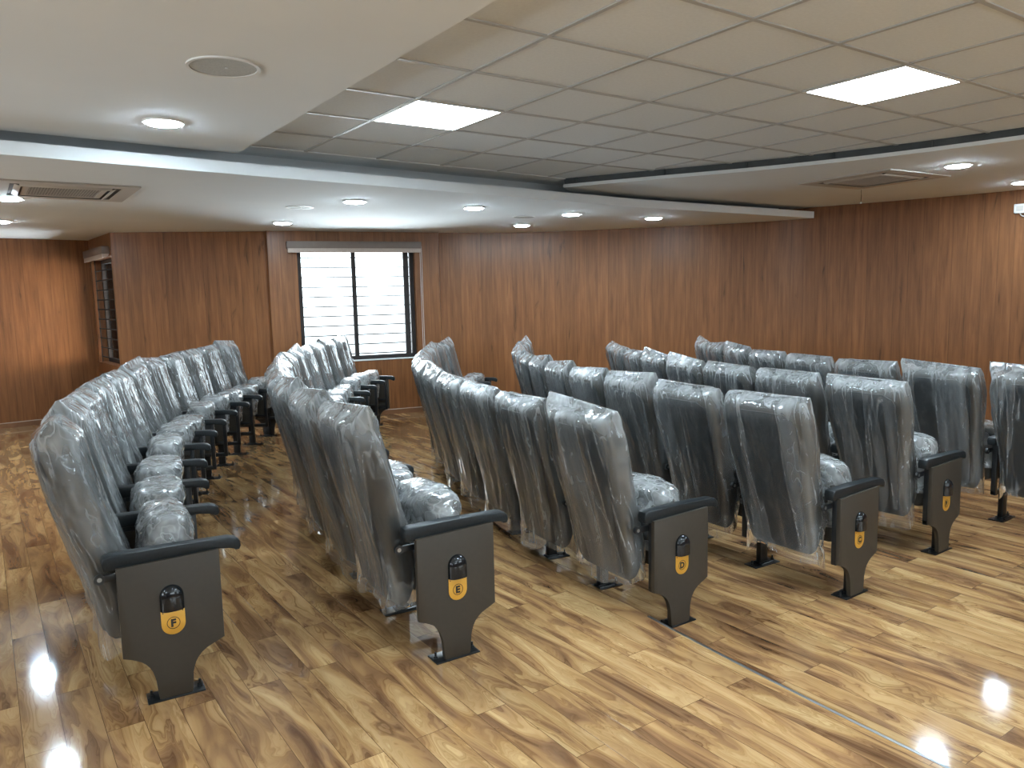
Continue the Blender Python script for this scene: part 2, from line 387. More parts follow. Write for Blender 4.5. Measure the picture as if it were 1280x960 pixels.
# floor: two tiers
edge = [(2.50, -5.0), (2.51, 0.5), (2.535, 1.5), (2.57, 2.2), (2.62, 2.8), (2.69, 3.4), (2.80, 4.05), (2.90, 4.5)]
Cx, Cy = 11.5, 2.4
for a in range(17, 53, 2):
    t = math.radians(a); edge.append((Cx-8.86*math.cos(t), Cy+8.86*math.sin(t)))
edge = [edge[0]] + catmull(edge[1:], 3)
bm = bmesh.new()
outer = [(5.9, 9.5), (1.2, 12.4), (-4.1, 12.4), (-4.1, -5.1)]
add_prism(bm, [e for e in edge] + [(6.4, 9.7)] + outer[1:], -0.30, 0.0, 'z')
bmesh.ops.triangulate(bm, faces=[f for f in bm.faces if len(f.verts) > 4])
structure('floor', mesh_of('floor', bm, M['floor'], smooth=False))
bm = bmesh.new()
add_prism(bm, [(2.3, -5.1), (9.9, -5.1), (9.9, 10.0), (2.3, 10.0)], -0.40, -STEP, 'z')
structure('floor_lower_tier', mesh_of('floor_lower', bm, M['floor'], smooth=False))
# aluminium nosing on the straight run of the step
bm = bmesh.new()
nose = [e for e in edge if -4.9 < e[1] < 2.75]
for (a, b) in zip(nose, nose[1:]):
    a = Vector((*a, 0)); b = Vector((*b, 0)); d = (b-a).normalized(); n = Vector((d.y, -d.x, 0))
    for off0, off1, z0, z1 in ((-0.010, 0.004, 0.0003, 0.002), (0.0005, 0.004, -0.022, 0.002)):
        v = [bm.verts.new(p) for p in (a+n*off0+Vector((0,0,z1)), b+n*off0+Vector((0,0,z1)), b+n*off1+Vector((0,0,z1)), a+n*off1+Vector((0,0,z1)),
                                       a+n*off0+Vector((0,0,z0)), b+n*off0+Vector((0,0,z0)), b+n*off1+Vector((0,0,z0)), a+n*off1+Vector((0,0,z0)))]
        for f in ((0,1,2,3),(7,6,5,4),(0,4,5,1),(3,2,6,7)): bm.faces.new([v[i] for i in f])
structure('trim_1', mesh_of('nosing', bm, M['alu'], smooth=False))

# ceiling: tile field, grid bars, gypsum border, soffits
lip = [(-4.0, 5.03), (0.185, 5.43), (1.70, 5.58), (4.05, 5.76), (5.77, 5.90), (7.88, 5.88), (8.85, 5.87)]
tend = [(-4.0, 5.30), (0.185, 5.52), (1.73, 5.64), (4.05, 5.77), (4.85, 5.86), (5.60, 5.92)]
fas = [(x, y+.42) for x, y in lip]
bm = bmesh.new(); add_box(bm, -4.1, 9.9, -5.1, 12.4, ZT, ZT+0.08)
structure('ceiling', mesh_of('ceiling', bm, M['tile'], smooth=False))
gapc = catmull([(4.72, 5.86), (5.20, 5.00), (5.64, 4.22), (5.97, 3.40), (6.19, 2.48), (6.36, 1.2), (6.42, 0.0), (6.35, -2.0), (6.05, -5.0)], 5)
def gap_x(y):
    for a, b in zip(gapc, gapc[1:]):
        if b[1] <= y <= a[1]: return a[0]+(b[0]-a[0])*(a[1]-y)/(a[1]-b[1]+1e-9)
    return 4.72
GX, GY = 1.5008, 2.7008
bm = bmesh.new(); w = 0.0115
for j in range(-12, 5):
    y = GY+0.6*j; add_box(bm, 1.5, gap_x(y)+0.02, y-w, y+w, ZT-0.006, ZT+0.001)
for i in range(0, 9):
    x = GX+0.6*i; ye = 5.8 if x < 4.72 else max([g[1] for g in gapc if g[0] >= x] or [-9])
    if ye > -5: add_box(bm, x-w, x+w, -5.0, min(ye, 5.85), ZT-0.0065, ZT+0.001)
structure('trim_2', mesh_of('tbar', bm, M['tbar'], smooth=False))
bm = bmesh.new()
add_prism(bm, [(-4.0, -5.0), (1.587, -5.0), (1.587, 5.60), (0.19, 5.50), (-4.0, 5.10)], ZG, ZT, 'z')
add_prism(bm, tend + [(8.85, 5.95), (8.85, 6.3), (-4.0, 5.5)], ZT-.008, ZT+.01, 'z')
structure('ceiling_border', mesh_of('border', bm, M['plaster'], smooth=False))
# low soffit with its lip and set-back fascia
bm = bmesh.new()
far = [(8.85, 12.4), (-4.0, 12.4)]
add_prism(bm, lip + far, ZS, ZS+0.082, 'z'); add_prism(bm, fas + far, ZS+0.082, ZT, 'z')
bmesh.ops.triangulate(bm, faces=[f for f in bm.faces if len(f.verts) > 4])
structure('ceiling_soffit', mesh_of('soffit', bm, M['plaster'], smooth=False))
bm = bmesh.new()
mid = [(x, y) for x, y in gapc] + [(9.9, -5.0), (9.9, 6.3), (8.85, 6.14), (5.77, 6.17), (5.0, 6.08)]
add_prism(bm, mid, ZM, ZM+0.030, 'z')
bmesh.ops.triangulate(bm, faces=[f for f in bm.faces if len(f.verts) > 4])
structure('ceiling_mid', mesh_of('midsoffit', bm, M['plaster'], smooth=False))
bm = bmesh.new()          # dark metal channel above the lip of the mid soffit
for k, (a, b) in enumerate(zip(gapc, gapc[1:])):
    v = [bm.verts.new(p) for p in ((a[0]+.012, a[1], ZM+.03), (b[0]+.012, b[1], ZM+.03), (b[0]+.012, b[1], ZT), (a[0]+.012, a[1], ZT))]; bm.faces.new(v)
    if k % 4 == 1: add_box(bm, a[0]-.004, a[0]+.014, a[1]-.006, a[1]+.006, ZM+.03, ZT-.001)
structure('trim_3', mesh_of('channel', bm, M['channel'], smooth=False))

# skirting
def skirting(name, pts, z0=0.0):
    bm = bmesh.new()
    for a, b in zip(pts, pts[1:]):
        a = Vector((*a, 0)); b = Vector((*b, 0)); d = (b-a).normalized(); n = Vector((d.y, -d.x, 0))*0.012
        m4 = Matrix.Translation(a) @ Matrix.Rotation(math.atan2(d.y, d.x), 4, 'Z')
        add_box(bm, 0, (b-a).length, -0.012, -0.001, z0, z0+0.065, mat=m4)
        add_box(bm, 0, (b-a).length, -0.014, -0.001, z0+0.065, z0+0.072, mi=1, mat=m4)
    structure(name, mesh_of(name, bm, [M['base'], M['blind_roll']], smooth=False))
skirting('baseboard_left', [(-4.0, 11.50), LE]); skirting('baseboard_mid', [LW, (3.085, 9.93)])
skirting('baseboard_window', [(WA.x, WA.y), (WB.x, WB.y)])
skirting('baseboard_right', wall_curve, -STEP)

# ------------------------------------------------------------------ windows
def window(name, origin, d, n, u0, u1, z0, z1, mull, depth, bars, fw_=0.05, g=0.064):
    """d along the wall, n outdoors"""
    m4 = Matrix(((d.x, n.x, 0, origin.x), (d.y, n.y, 0, origin.y), (0, 0, 1, 0), (0, 0, 0, 1)))
    bm = bmesh.new(); t = fw_
    add_box(bm, u0, u0+t, depth-.03, depth+.03, z0, z1); add_box(bm, u1-t, u1, depth-.03, depth+.03, z0, z1)
    add_box(bm, u0+t, u1-t, depth-.03, depth+.03, z0, z0+t); add_box(bm, u0+t, u1-t, depth-.03, depth+.03, z1-t, z1)
    for mu, mw in mull: add_box(bm, mu, mu+mw, depth-.022, depth+.022, z0+t, z1-t)
    me = mesh_of(name, bm, M['frame'], smooth=False); me.transform(m4)
    w = structure(name, me)
    xs = [u0+t] + [m for mu in mull for m in (mu[0], mu[0]+mu[1])] + [u1-t]
    for a, b in zip(xs[::2], xs[1::2]):
        if b-a < 0.05: continue
        bm = bmesh.new(); add_box(bm, a, b, depth-.003, depth+.003, z0+t, z1-t)
        me = mesh_of('pane', bm, M['glass'], smooth=False); me.transform(m4); link('window_pane', me, w)
    bm = bmesh.new()
    for k in range(int((z1-z0)/bars)):
        z = z0+0.07+bars*k; add_box(bm, u0, u1, depth+g-.005, depth+g+.005, z, z+.014)
    for u in (u0+.02, u1-.03): add_box(bm, u, u+.010, depth+g-.006, depth+g+.006, z0, z1)
    me = mesh_of('grille', bm, M['frame'], smooth=False); me.transform(m4); link('window_grille', me, w)
    return w
window('window_1', WA, WD, WN, OP[0], OP[1], OP[2], OP[3], [(1.07, 0.055), (1.78, 0.07)], 0.10, 0.13, 0.055)
LD = (Vector((*LW, 0))-Vector((*LE, 0))).normalized(); LN = Vector((-LD.y, LD.x, 0))
window('window_2', Vector((*LE, 0)), LD, LN, 0.08, 1.38, 0.80, 2.20, [(0.70, 0.05)], 0.15, 0.13, 0.05, -.11)
BD = Vector((-1, 0, 0)); BN = Vector((0, -1, 0)); BP = Vector((8.80, -5.0, 0))
for k, h in enumerate(BW_ADDED): window('window_%d' % (k+3), BP, BD, BN, *h, [(h[0]+1.0, .05), (h[0]+2.0, .05)], .10, .2)  # added back-wall windows, out of view, for ceiling light
for k, h in enumerate(LWN_ADDED): window('window_%d' % (k+5), Vector((-4, -5, 0)), Vector((0, 1, 0)), Vector((-1, 0, 0)), *h, [(h[0]+1.3, .05)], .10, .2)  # added left-wall windows, out of view, for ceiling light
bm = bmesh.new()           # pale sill bead under the window
m4 = Matrix(((WD.x, WN.x, 0, WA.x), (WD.y, WN.y, 0, WA.y), (0, 0, 1, 0), (0, 0, 0, 1)))
add_box(bm, OP[0]-.03, OP[1]+.03, -.012, 0.07, OP[2]-.012, OP[2]+.004, bevel=.003)
me = mesh_of('sill', bm, M['white']); me.transform(m4); structure('trim_4', me)

def blind(origin, d, n, u0, u1, z0, z1, label, cord_u, cz):
    t = thing('roller_blind', origin, label, 'blind', 'roller blinds over the windows', math.atan2(d.y, d.x))
    bm = bmesh.new(); add_box(bm, u0, u1, -.095, -.002, z0+.055, z1, bevel=.006); link('blind_cassette', mesh_of('cassette', bm, M['blind']), t)
    bm = bmesh.new(); add_cyl(bm, (u0+.01, -.05, z0+.05), .035, u1-u0-.02, 'x', 20); link('fabric_roll', mesh_of('roll', bm, M['blind_roll']), t)
    bm = bmesh.new(); add_box(bm, u0+.01, u1-.01, -.09, -.075, z0, z0+.06, bevel=.003); link('bottom_rail', mesh_of('rail', bm, M['blind_roll']), t)
    if cord_u is None: return t
    bm = bmesh.new()
    add_tube(bm, [(cord_u, -.06, z1-.06), (cord_u, -.05, (z1+cz)/2), (cord_u, -.055, cz), (cord_u+.012, -.05, cz-.02), (cord_u+.022, -.055, cz), (cord_u+.022, -.05, (z1+cz)/2), (cord_u+.022, -.06, z1-.06)], .0028, 6)
    link('pull_cord', mesh_of('cord', bm, M['white']), t)
    return t
blind(WA, WD, WN, .23, 2.0, 2.20, 2.345, 'brown roller blind rolled up above the bright two-pane window', 1.985, .88)
blind(Vector((*LE, 0)), LD, LN, .10, 1.34, 2.17, 2.32, 'rolled-up blind seen edge-on in the left alcove above a narrow window', None, 1.0)

# ------------------------------------------------------------------ ceiling fittings
def loft(bm, rings, cap0=True, cap1=True, mi=0):
    R = [[bm.verts.new(p) for p in r] for r in rings]; n = len(R[0])
    for a, b in zip(R, R[1:]):
        for i in range(n): bm.faces.new((a[i], a[(i+1) % n], b[(i+1) % n], b[i])).material_index = mi
    if cap0: bm.faces.new(R[0]).material_index = mi
    if cap1: bm.faces.new(R[-1]).material_index = mi
    return R
def ring_panel(bm, h, z0, z1, inner, mi=0):
    add_box(bm, -h, h, -h, -inner, z0, z1, mi); add_box(bm, -h, h, inner, h, z0, z1, mi)
    add_box(bm, -h, -inner, -inner, inner, z0, z1, mi); add_box(bm, inner, h, -inner, inner, z0, z1, mi)
bm = bmesh.new(); ring_panel(bm, .298, -.008, .0, .280); P_FR = mesh_of('lp_frame', bm, M['white'], smooth=False)
bm = bmesh.new(); add_box(bm, -.28, .28, -.28, .28, -.006, -.001); P_DF = mesh_of('lp_diff', bm, M['panel_on'], smooth=False)
def led_panel(i, j, label):
    t = thing('ceiling_light', (GX+.6*(i+.5), GY+.6*(j+.5), ZT-.0005), label, 'ceiling light', 'square LED panels in the tiled ceiling')
    link('frame', P_FR, t); link('diffuser', P_DF, t)
led_panel(1, 2, 'square white LED panel glowing in tiled ceiling, the one nearer the window')
led_panel(4, -1, 'square white LED panel glowing in tiled ceiling, the one nearer the right wall')
for i, j in ((1, -4), (4, -7), (1, -10)): led_panel(i, j, 'added square white LED panel glowing in the tiled ceiling behind the camera')  # extra panels added out of view to keep the exposure up

bm = bmesh.new(); add_ring(bm, (0, 0, -.012), .092, .110, .012, seg=40); D_RG = mesh_of('dl_ring', bm, M['white'])
bm = bmesh.new(); loft(bm, [[Vector((.092*k*math.cos(2*PI*i/40), .092*k*math.sin(2*PI*i/40), z)) for i in range(40)] for k, z in ((1, -.004), (1, -.014), (.93, -.019), (.7, -.023), (.35, -.025))]); D_DF = mesh_of('dl_diff', bm, M['down_on'])
def downlight(x, y, z, label):
    t = thing('downlight', (x, y, z), label, 'downlight', 'round LED downlights')
    link('trim_ring', D_RG, t); link('diffuser', D_DF, t)
for x, y, z, lb in [
    (0.96, 4.82, ZG, 'round downlight in the white ceiling border beside the round speaker grille'),
    (0.28, 7.54, ZS, 'round downlight beside the left ceiling air conditioner, at the left picture edge'),
    (0.26, 9.59, ZS, 'round downlight nearest the orange-lit wall, cut by the left picture edge'),
    (2.93, 8.74, ZS, 'round downlight close to the wood wall, just left of and above the window'),
    (2.89, 6.60, ZS, 'round downlight straight above the middle of the window, nearest the lit ceiling lip'),
    (4.16, 6.59, ZS, 'round downlight right of the window, third from the right in the front soffit line'),
    (5.49, 6.68, ZS, 'round downlight second from the right end in the front line of the low soffit'),
    (5.75, 7.99, ZS, 'round downlight close to the curved wall beneath the small dark speaker disc'),
    (6.73, 6.64, ZS, 'round downlight at the right end of the low soffit, washing the curved wall'),
    (6.96, 3.28, ZM, 'round downlight just right of the right-hand ceiling air conditioner'),
    (8.74, 3.48, ZM, 'round downlight near the white wall box, at the right picture edge'),
    ]: downlight(x, y, z, lb)
for x, y, z in ((0.96, 1.6, ZG), (0.96, -1.6, ZG), (-2.0, 3.2, ZG), (-2.0, 0.0, ZG), (-2.0, -3.2, ZG), (-2.2, 7.5, ZS), (-2.2, 9.6, ZS),
                (6.96, 0.2, ZM), (8.5, 0.2, ZM), (6.9, -3.0, ZM), (8.2, -3.0, ZM)):  # extra downlights added out of view to brighten the room
    downlight(x, y, z, 'added round downlight in the plain ceiling outside the picture')

def speaker(x, y, z, label, r=.155):
    t = thing('ceiling_speaker', (x, y, z), label, 'ceiling speaker', 'round ceiling speakers')
    bm = bmesh.new(); add_ring(bm, (0, 0, -.007), r-.014, r, .007, seg=48); link('bezel', mesh_of('bezel', bm, M['white']), t)
    bm = bmesh.new(); add_cyl(bm, (0, 0, -.004), r-.015, .003, seg=48); link('grille', mesh_of('grille', bm, M['mesh']), t)
    bm = bmesh.new(); add_cyl(bm, (.012, 0, -.007), .006, .003, seg=12); link('centre_badge', mesh_of('badge', bm, M['white']), t)
speaker(0.98, 3.59, ZG, 'large round white speaker grille in the ceiling border, upper left')
speaker(2.61, 7.26, ZS, 'round speaker disc in the low soffit above the window\'s left end', .13)
speaker(5.19, 7.17, ZS, 'round speaker disc in the low soffit right of the window', .13)

def cassette(x, y, z, rz, label):
    t = thing('ceiling_air_conditioner', (x, y, z), label, 'air conditioner', 'ceiling cassette air conditioners', rz)
    bm = bmesh.new(); h = .475
    ring_panel(bm, h, -.012, -.0005, .36); add_box(bm, -.36, .36, -.36, .36, -.008, -.0005, 1)
    link('panel', mesh_of('ac_panel', bm, [M['cream'], M['vent']], smooth=False), t)
    for k in range(4):
        bm = bmesh.new(); m = Matrix.Rotation(k*PI/2, 4, 'Z')
        add_box(bm, -.30, .30, -.345, -.29, -.014, -.010, bevel=.0015, mat=m @ Matrix.Translation((0, -.315, -.012)) @ Matrix.Rotation(-.35, 4, 'X') @ Matrix.Translation((0, .315, .012)))
        link('louver', mesh_of('louver', bm, M['cream']), t)
    bm = bmesh.new(); ring_panel(bm, .275, -.015, -.008, .235)
    for k in range(13):
        y0 = -.225+.0375*k; add_box(bm, -.235, .235, y0-.004, y0+.004, -.0125, -.0105)
    for k in range(25):
        x0 = -.228+.019*k; add_box(bm, x0-.002, x0+.002, -.235, .235, -.0120, -.0100)
    link('intake_grille', mesh_of('intake', bm, M['cream'], smooth=False), t)
cassette(0.62, 6.93, ZS, 0.0, 'square ceiling cassette air conditioner with grid intake in the left soffit')
cassette(7.10, 4.12, ZM, -0.06, 'square ceiling cassette air conditioner right of the tiled field, near the curved wall')

t = thing('hanging_wire', (7.75, 4.62, ZM), 'thin wire with small bob hanging in front of the right air conditioner', 'wire')
bm = bmesh.new(); add_tube(bm, [(0, 0, 0), (.002, 0, -.06), (0, .002, -.125)], .003, 6); link('wire', mesh_of('wire', bm, M['ink']), t)
bm = bmesh.new(); bmesh.ops.create_uvsphere(bm, u_segments=10, v_segments=8, radius=.011, matrix=Matrix.Translation((0, .002, -.133))); link('bob', mesh_of('bob', bm, M['white']), t)

wb = Vector((9.452, 3.78, 2.405)); wd = Vector((.22, -.97, 0)).normalized()
t = thing('junction_box', wb, 'small white junction box with cable, high on the curved wood wall', 'junction box', None, math.atan2(wd.y, wd.x))
bm = bmesh.new(); add_box(bm, -.055, .055, -.045, -.006, -.045, .055, bevel=.006); link('box', mesh_of('jbox', bm, M['white']), t)
bm = bmesh.new(); add_box(bm, -.032, .032, -.052, -.044, -.022, .032, bevel=.003); link('cover', mesh_of('jcover', bm, M['cream']), t)
bm = bmesh.new(); add_tube(bm, [(.0, -.03, -.044), (.02, -.03, -.075), (.08, -.028, -.092), (.15, -.022, -.085), (.24, -.02, -.06)], .005, 8); link('cable', mesh_of('jcable', bm, M['white']), t)

# ------------------------------------------------------------------ seat parts (local: +x front, +y left, z up)
def ring_pts(xr, xf, hw, z, n=48, p=4.5):
    cx, a = (xr+xf)/2, (xf-xr)/2; out = []
    for k in range(n):
        t = 2*PI*k/n; c, s = math.cos(t), math.sin(t)
        out.append(Vector((cx+a*math.copysign(abs(c)**(2/p), c), hw*math.copysign(abs(s)**(2/p), s), z)))
    return out
BACK = [(.235, -.205, -.165, .185), (.255, -.225, -.145, .203), (.30, -.240, -.125, .214), (.42, -.262, -.112, .219), (.55, -.292, -.140, .224), (.70, -.328, -.186, .238),
        (.85, -.366, -.226, .256), (.97, -.393, -.258, .262), (1.03, -.404, -.272, .258), (1.06, -.402, -.285, .246), (1.08, -.392, -.302, .228), (1.088, -.375, -.322, .205)]
def backrest_mesh():
    bm = bmesh.new(); zs = [.235, .245, .255, .275, .30] + [.30+.04*i for i in range(1, 18)] + [1.0, 1.03, 1.05, 1.065, 1.078, 1.085, 1.088]
    rs = []
    for z in zs:
        xr, xf, hw = interp(BACK, z)
        bulge = .016*math.exp(-((z-.93)/.09)**2) + .012*math.exp(-((z-.52)/.10)**2) - .008*math.exp(-((z-.76)/.05)**2)
        rs.append(ring_pts(xr, xf+bulge, hw, z))
    loft(bm, rs); return mesh_of('backrest', bm, M['fabric'], angle=60)
def back_shell_mesh():
    """rear cover panel following the backrest, rounded upper corners, standing 6 mm proud"""
    bm = bmesh.new(); grid = []; nz, ny = 26, 14
    for i in range(nz+1):
        z = .25+(1.035-.25)*i/nz; xr = interp(BACK, z)[0]; row = []
        hw = .222; tap = min(1.0, (interp(BACK, z)[2]-.020)/.236)
        if z > .955: hw = .222-.08+math.sqrt(max(0, .08**2-(z-.955)**2))
        if z < .31: hw = .222-.05+math.sqrt(max(0, .05**2-(.30-min(z, .30))**2)) if z < .30 else .222
        for j in range(ny+1):
            s = -1+2*j/ny; row.append((xr-.010+.006*abs(s)**6, hw*s*tap, z))
        grid.append(row)
    A = [[bm.verts.new(p) for p in r] for r in grid]; B = [[bm.verts.new((p[0]+.014, p[1], p[2])) for p in r] for r in grid]
    for G in (A, B):
        for i in range(nz):
            for j in range(ny): bm.faces.new((G[i][j], G[i][j+1], G[i+1][j+1], G[i+1][j]))
    rim = [(i, 0) for i in range(nz)] + [(nz, j) for j in range(ny)] + [(i, ny) for i in range(nz, 0, -1)] + [(0, j) for j in range(ny, 0, -1)]
    for (i, j), (k, l) in zip(rim, rim[1:]+rim[:1]): bm.faces.new((A[i][j], A[k][l], B[k][l], B[i][j]))
    return mesh_of('back_shell', bm, M['shell'], angle=50)

def back_cover_mesh(seed):
    """open-bottomed polythene bag pulled over the backrest; flat seam with two ears at the top"""
    rnd = random.Random(seed); o = Vector((seed*7.3, seed*3.1, 0)); n = 120
    z0 = .228; zs = [z0+(1.055-z0)*i/46 for i in range(47)] + [1.072, 1.088, 1.10, 1.112, 1.12]
    earL, earR = rnd.choice((.004, .012, .032)), rnd.choice((.004, .012, .032)); rings = []
    for iz, z in enumerate(zs):
        zz = min(max(z, .235), 1.086); xr, xf, hw = interp(BACK, zz)
        if z < .30: xr, xf, hw = interp(BACK, .30)
        if z > 1.055:
            t = (z-1.055)/.065; xr0, xf0, hw0 = interp(BACK, 1.05)
            cx = (xr0+xf0)/2; a = (xf0-xr0)/2*(1-t*t)*1.0+.004; xr, xf = cx-a, cx+a; hw = hw0-.004*t
        low = max(0, (.45-z)/.25)
        ring = []
        for k, p in enumerate(ring_pts(xr-.016, xf+.014, hw+.012, z, n, 4.0)):
            t = 2*PI*k/n; nx, ny_ = math.cos(t), math.sin(t)
            px = p.x+.225*z; q = Vector((px*9+o.x, (p.y+.25*z*math.sin(seed*2.1))*9+o.y, z*.5)); f = noise.noise(q)
            g = noise.noise(Vector((px*22+o.y, (p.y-.2*z*math.sin(seed))*22, z*.9+o.x)))
            c = noise.noise(Vector((px*17+5, p.y*17+o.x, z*15)))
            top = max(0, (z-.93)/.15)
            d = .014*max(0, 1-abs(f)*3.0) + .006*max(0, 1-abs(g)*3) + .004*c*(.4+1.6*top) + low*(.008+.022*f+.010*g)
            d *= 1-.6*max(0, (z-1.06)/.06)
            v = p + Vector((nx*d, ny_*d*.9, 0))
            if z > 1.04:
                s = v.y/hw; e = earL if s > 0 else earR
                v.z += (e*1.3*max(0, abs(s)-.72)/.28 + .016*noise.noise(Vector((v.y*14, o.x, 0))))*(z-1.04)/.08
                v.y += math.copysign(e*.9*max(0, abs(s)-.8)/.2*(z-1.04)/.08, s)
            if iz == 0: v.z += .10*noise.noise(Vector((p.y*6+o.x, p.x*6, 3))) - .02
            ring.append(v)
        rings.append(ring)
    bm = bmesh.new(); R = loft(bm, rings, False, False)
    for k in range(1, n//2):      # close the seam front to back
        try: bm.faces.new((R[-1][k], R[-1][k+1], R[-1][n-k-1], R[-1][n-k]) if k < n//2-1 else (R[-1][k], R[-1][k+1], R[-1][n-k]))
        except ValueError: pass
    return mesh_of('back_cover', bm, M['film'], angle=75)

def tilt(x, z):     # tipped-up seat axis: leans a little to the front
    return x+.02+(z-.30)*.10
def seat_mesh():
    bm = bmesh.new(); rs = []
    for z, a, hw in ((.275, .02, .19), (.285, .042, .215), (.31, .055, .228), (.42, .062, .232), (.54, .062, .232), (.61, .056, .228), (.645, .042, .215), (.656, .02, .19)):
        rs.append(ring_pts(tilt(-.035-a, z), tilt(-.035+a, z), hw, z, 40, 4.5))
    loft(bm, rs); return mesh_of('seat', bm, M['fabric'], angle=60)
def seat_shell_mesh():
    bm = bmesh.new(); pr = []
    outl = [(-.21, .285), (.21, .285), (.225, .30), (.225, .60), (.20, .635), (-.20, .635), (-.225, .60), (-.225, .30)]
    v0 = [bm.verts.new((tilt(.028, z), y, z)) for y, z in outl]; v1 = [bm.verts.new((tilt(.046, z), y*.96, .45+(z-.45)*.96)) for y, z in outl]
    bm.faces.new(v0); bm.faces.new(v1)
    for i in range(8): bm.faces.new((v0[i], v0[(i+1) % 8], v1[(i+1) % 8], v1[i]))
    add_box(bm, tilt(.046, .45), tilt(.052, .45), -.12, .12, .44, .46, bevel=.002)
    return mesh_of('seat_shell', bm, M['brown'])
def seat_cover_mesh(seed):
    """crumpled bag puffed over the upper edge of the tipped-up seat"""
    rnd = random.Random(seed+50); o = Vector((seed*5.7, seed*2.3, seed)); bm = bmesh.new(); rings = []; n = 72
    puff = rnd.uniform(.9, 1.15); top = rnd.uniform(.69, .73)
    for i in range(31):
        t = i/30; z = .37+(top-.37)*math.sin(t*PI/2)
        cap = math.sqrt(max(0, 1-max(0, (t-.45)/.55)**2.4)); a = .088*puff*cap+.004; hw = .243*(.35+.65*cap)
        r = []
        for p in ring_pts(tilt(-.025-a, z), tilt(-.015+a, z), hw, z, n, 3.0):
            d1 = noise.noise(p*8+o); d2 = noise.noise(p*19+o*2); d3 = noise.noise(p*45+o)
            d = .026*max(0, 1-abs(d1)*2.0) + .006*max(0, 1-abs(d2)*2.2) + .002*d3
            c = Vector((tilt(-.02, z), 0, z-.04)); u = (p-c).normalized()
            r.append(p+Vector((u.x*d, u.y*d*.35, u.z*d*.8)))
        rings.append(r)
    loft(bm, rings, False, True); return mesh_of('seat_cover', bm, M['film2'], angle=75)
def armrest_mesh():
    bm = bmesh.new()
    add_prism(bm, [(-.228, .600), (-.222, .572), (-.19, .566), (.20, .586), (.250, .586), (.262, .574), (.268, .566), (.284, .566), (.291, .580), (.288, .602), (.272, .617), (.245, .624), (.0, .628), (-.20, .630), (-.220, .624)], -.029, .029, 'y', bevel=.007)
    return mesh_of('armrest', bm, M['arm'], angle=50)
def arm_frame_mesh():
    bm = bmesh.new()
    add_box(bm, -.165, -.130, -.017, .017, .205, .575, bevel=.005); add_box(bm, .155, .185, -.017, .017, .205, .585, bevel=.005)
    add_box(bm, -.165, .185, -.017, .017, .200, .232, bevel=.005); add_box(bm, -.160, .180, -.015, .015, .545, .583, bevel=.004)
    add_box(bm, -.135, .160, -.011, .011, .315, .338, bevel=.003); add_box(bm, -.035, .035, -.019, .019, .21, .36, bevel=.004)
    add_box(bm, -.135, .160, -.007, .007, .33, .555, mi=1)
    return mesh_of('arm_frame', bm, [M['black'], M['brown']])
def leg_mesh():
    bm = bmesh.new(); add_box(bm, -.032, .032, -.018, .018, .006, .215, bevel=.004); return mesh_of('leg', bm, M['steel'])
def foot_mesh():
    bm = bmesh.new(); add_box(bm, -.105, .112, -.048, .048, .0, .007, bevel=.002)
    add_box(bm, -.045, .045, -.024, .024, .006, .020, bevel=.004); add_tube(bm, [(-.045, -.036, .007), (.06, -.036, .012)], .007, 8)
    return mesh_of('foot_plate', bm, M['steel'])
def bolt_mesh(x):
    bm = bmesh.new(); add_cyl(bm, (x, .0, .006), .013, .004, seg=16); add_cyl(bm, (x, 0, .010), .010, .008, seg=6); add_cyl(bm, (x, 0, .018), .005, .018, seg=10)
    return mesh_of('bolt', bm, M['steel'])
def bracket_mesh(s):
    bm = bmesh.new(); add_box(bm, -.232, -.150, s*.018-.006, s*.018+.006, .515, .545, bevel=.004)
    add_ring(bm, (-.236, s*.018-.008, .530), .008, .020, .016, 'y', 20); add_cyl(bm, (-.236, s*.018-.009, .530), .009, .018, 'y', 12, 1)
    return mesh_of('hinge_bracket', bm, [M['black'], M['bolt']])
def end_panel_mesh(s):
    pts = [(-.180, .578), (-.180, .212)]
    for k in range(1, 9):
        a = PI/2*k/8; pts.append((-.172+.104*math.sin(a)*1.0, .205-.115*(1-math.cos(a))))
    pts += [(-.062, .02), (-.060, .008), (.064, .008), (.066, .02)]
    for k in range(8, 0, -1):
        a = PI/2*k/8; pts.append((.196-.125*math.sin(a), .203-.110*(1-math.cos(a))))
    pts += [(.200, .212), (.200, .588)]
    bm = bmesh.new(); add_prism(bm, pts, s*.020, s*.044, 'y', bevel=.003)
    return mesh_of('end_panel', bm, M['brown'], angle=35)
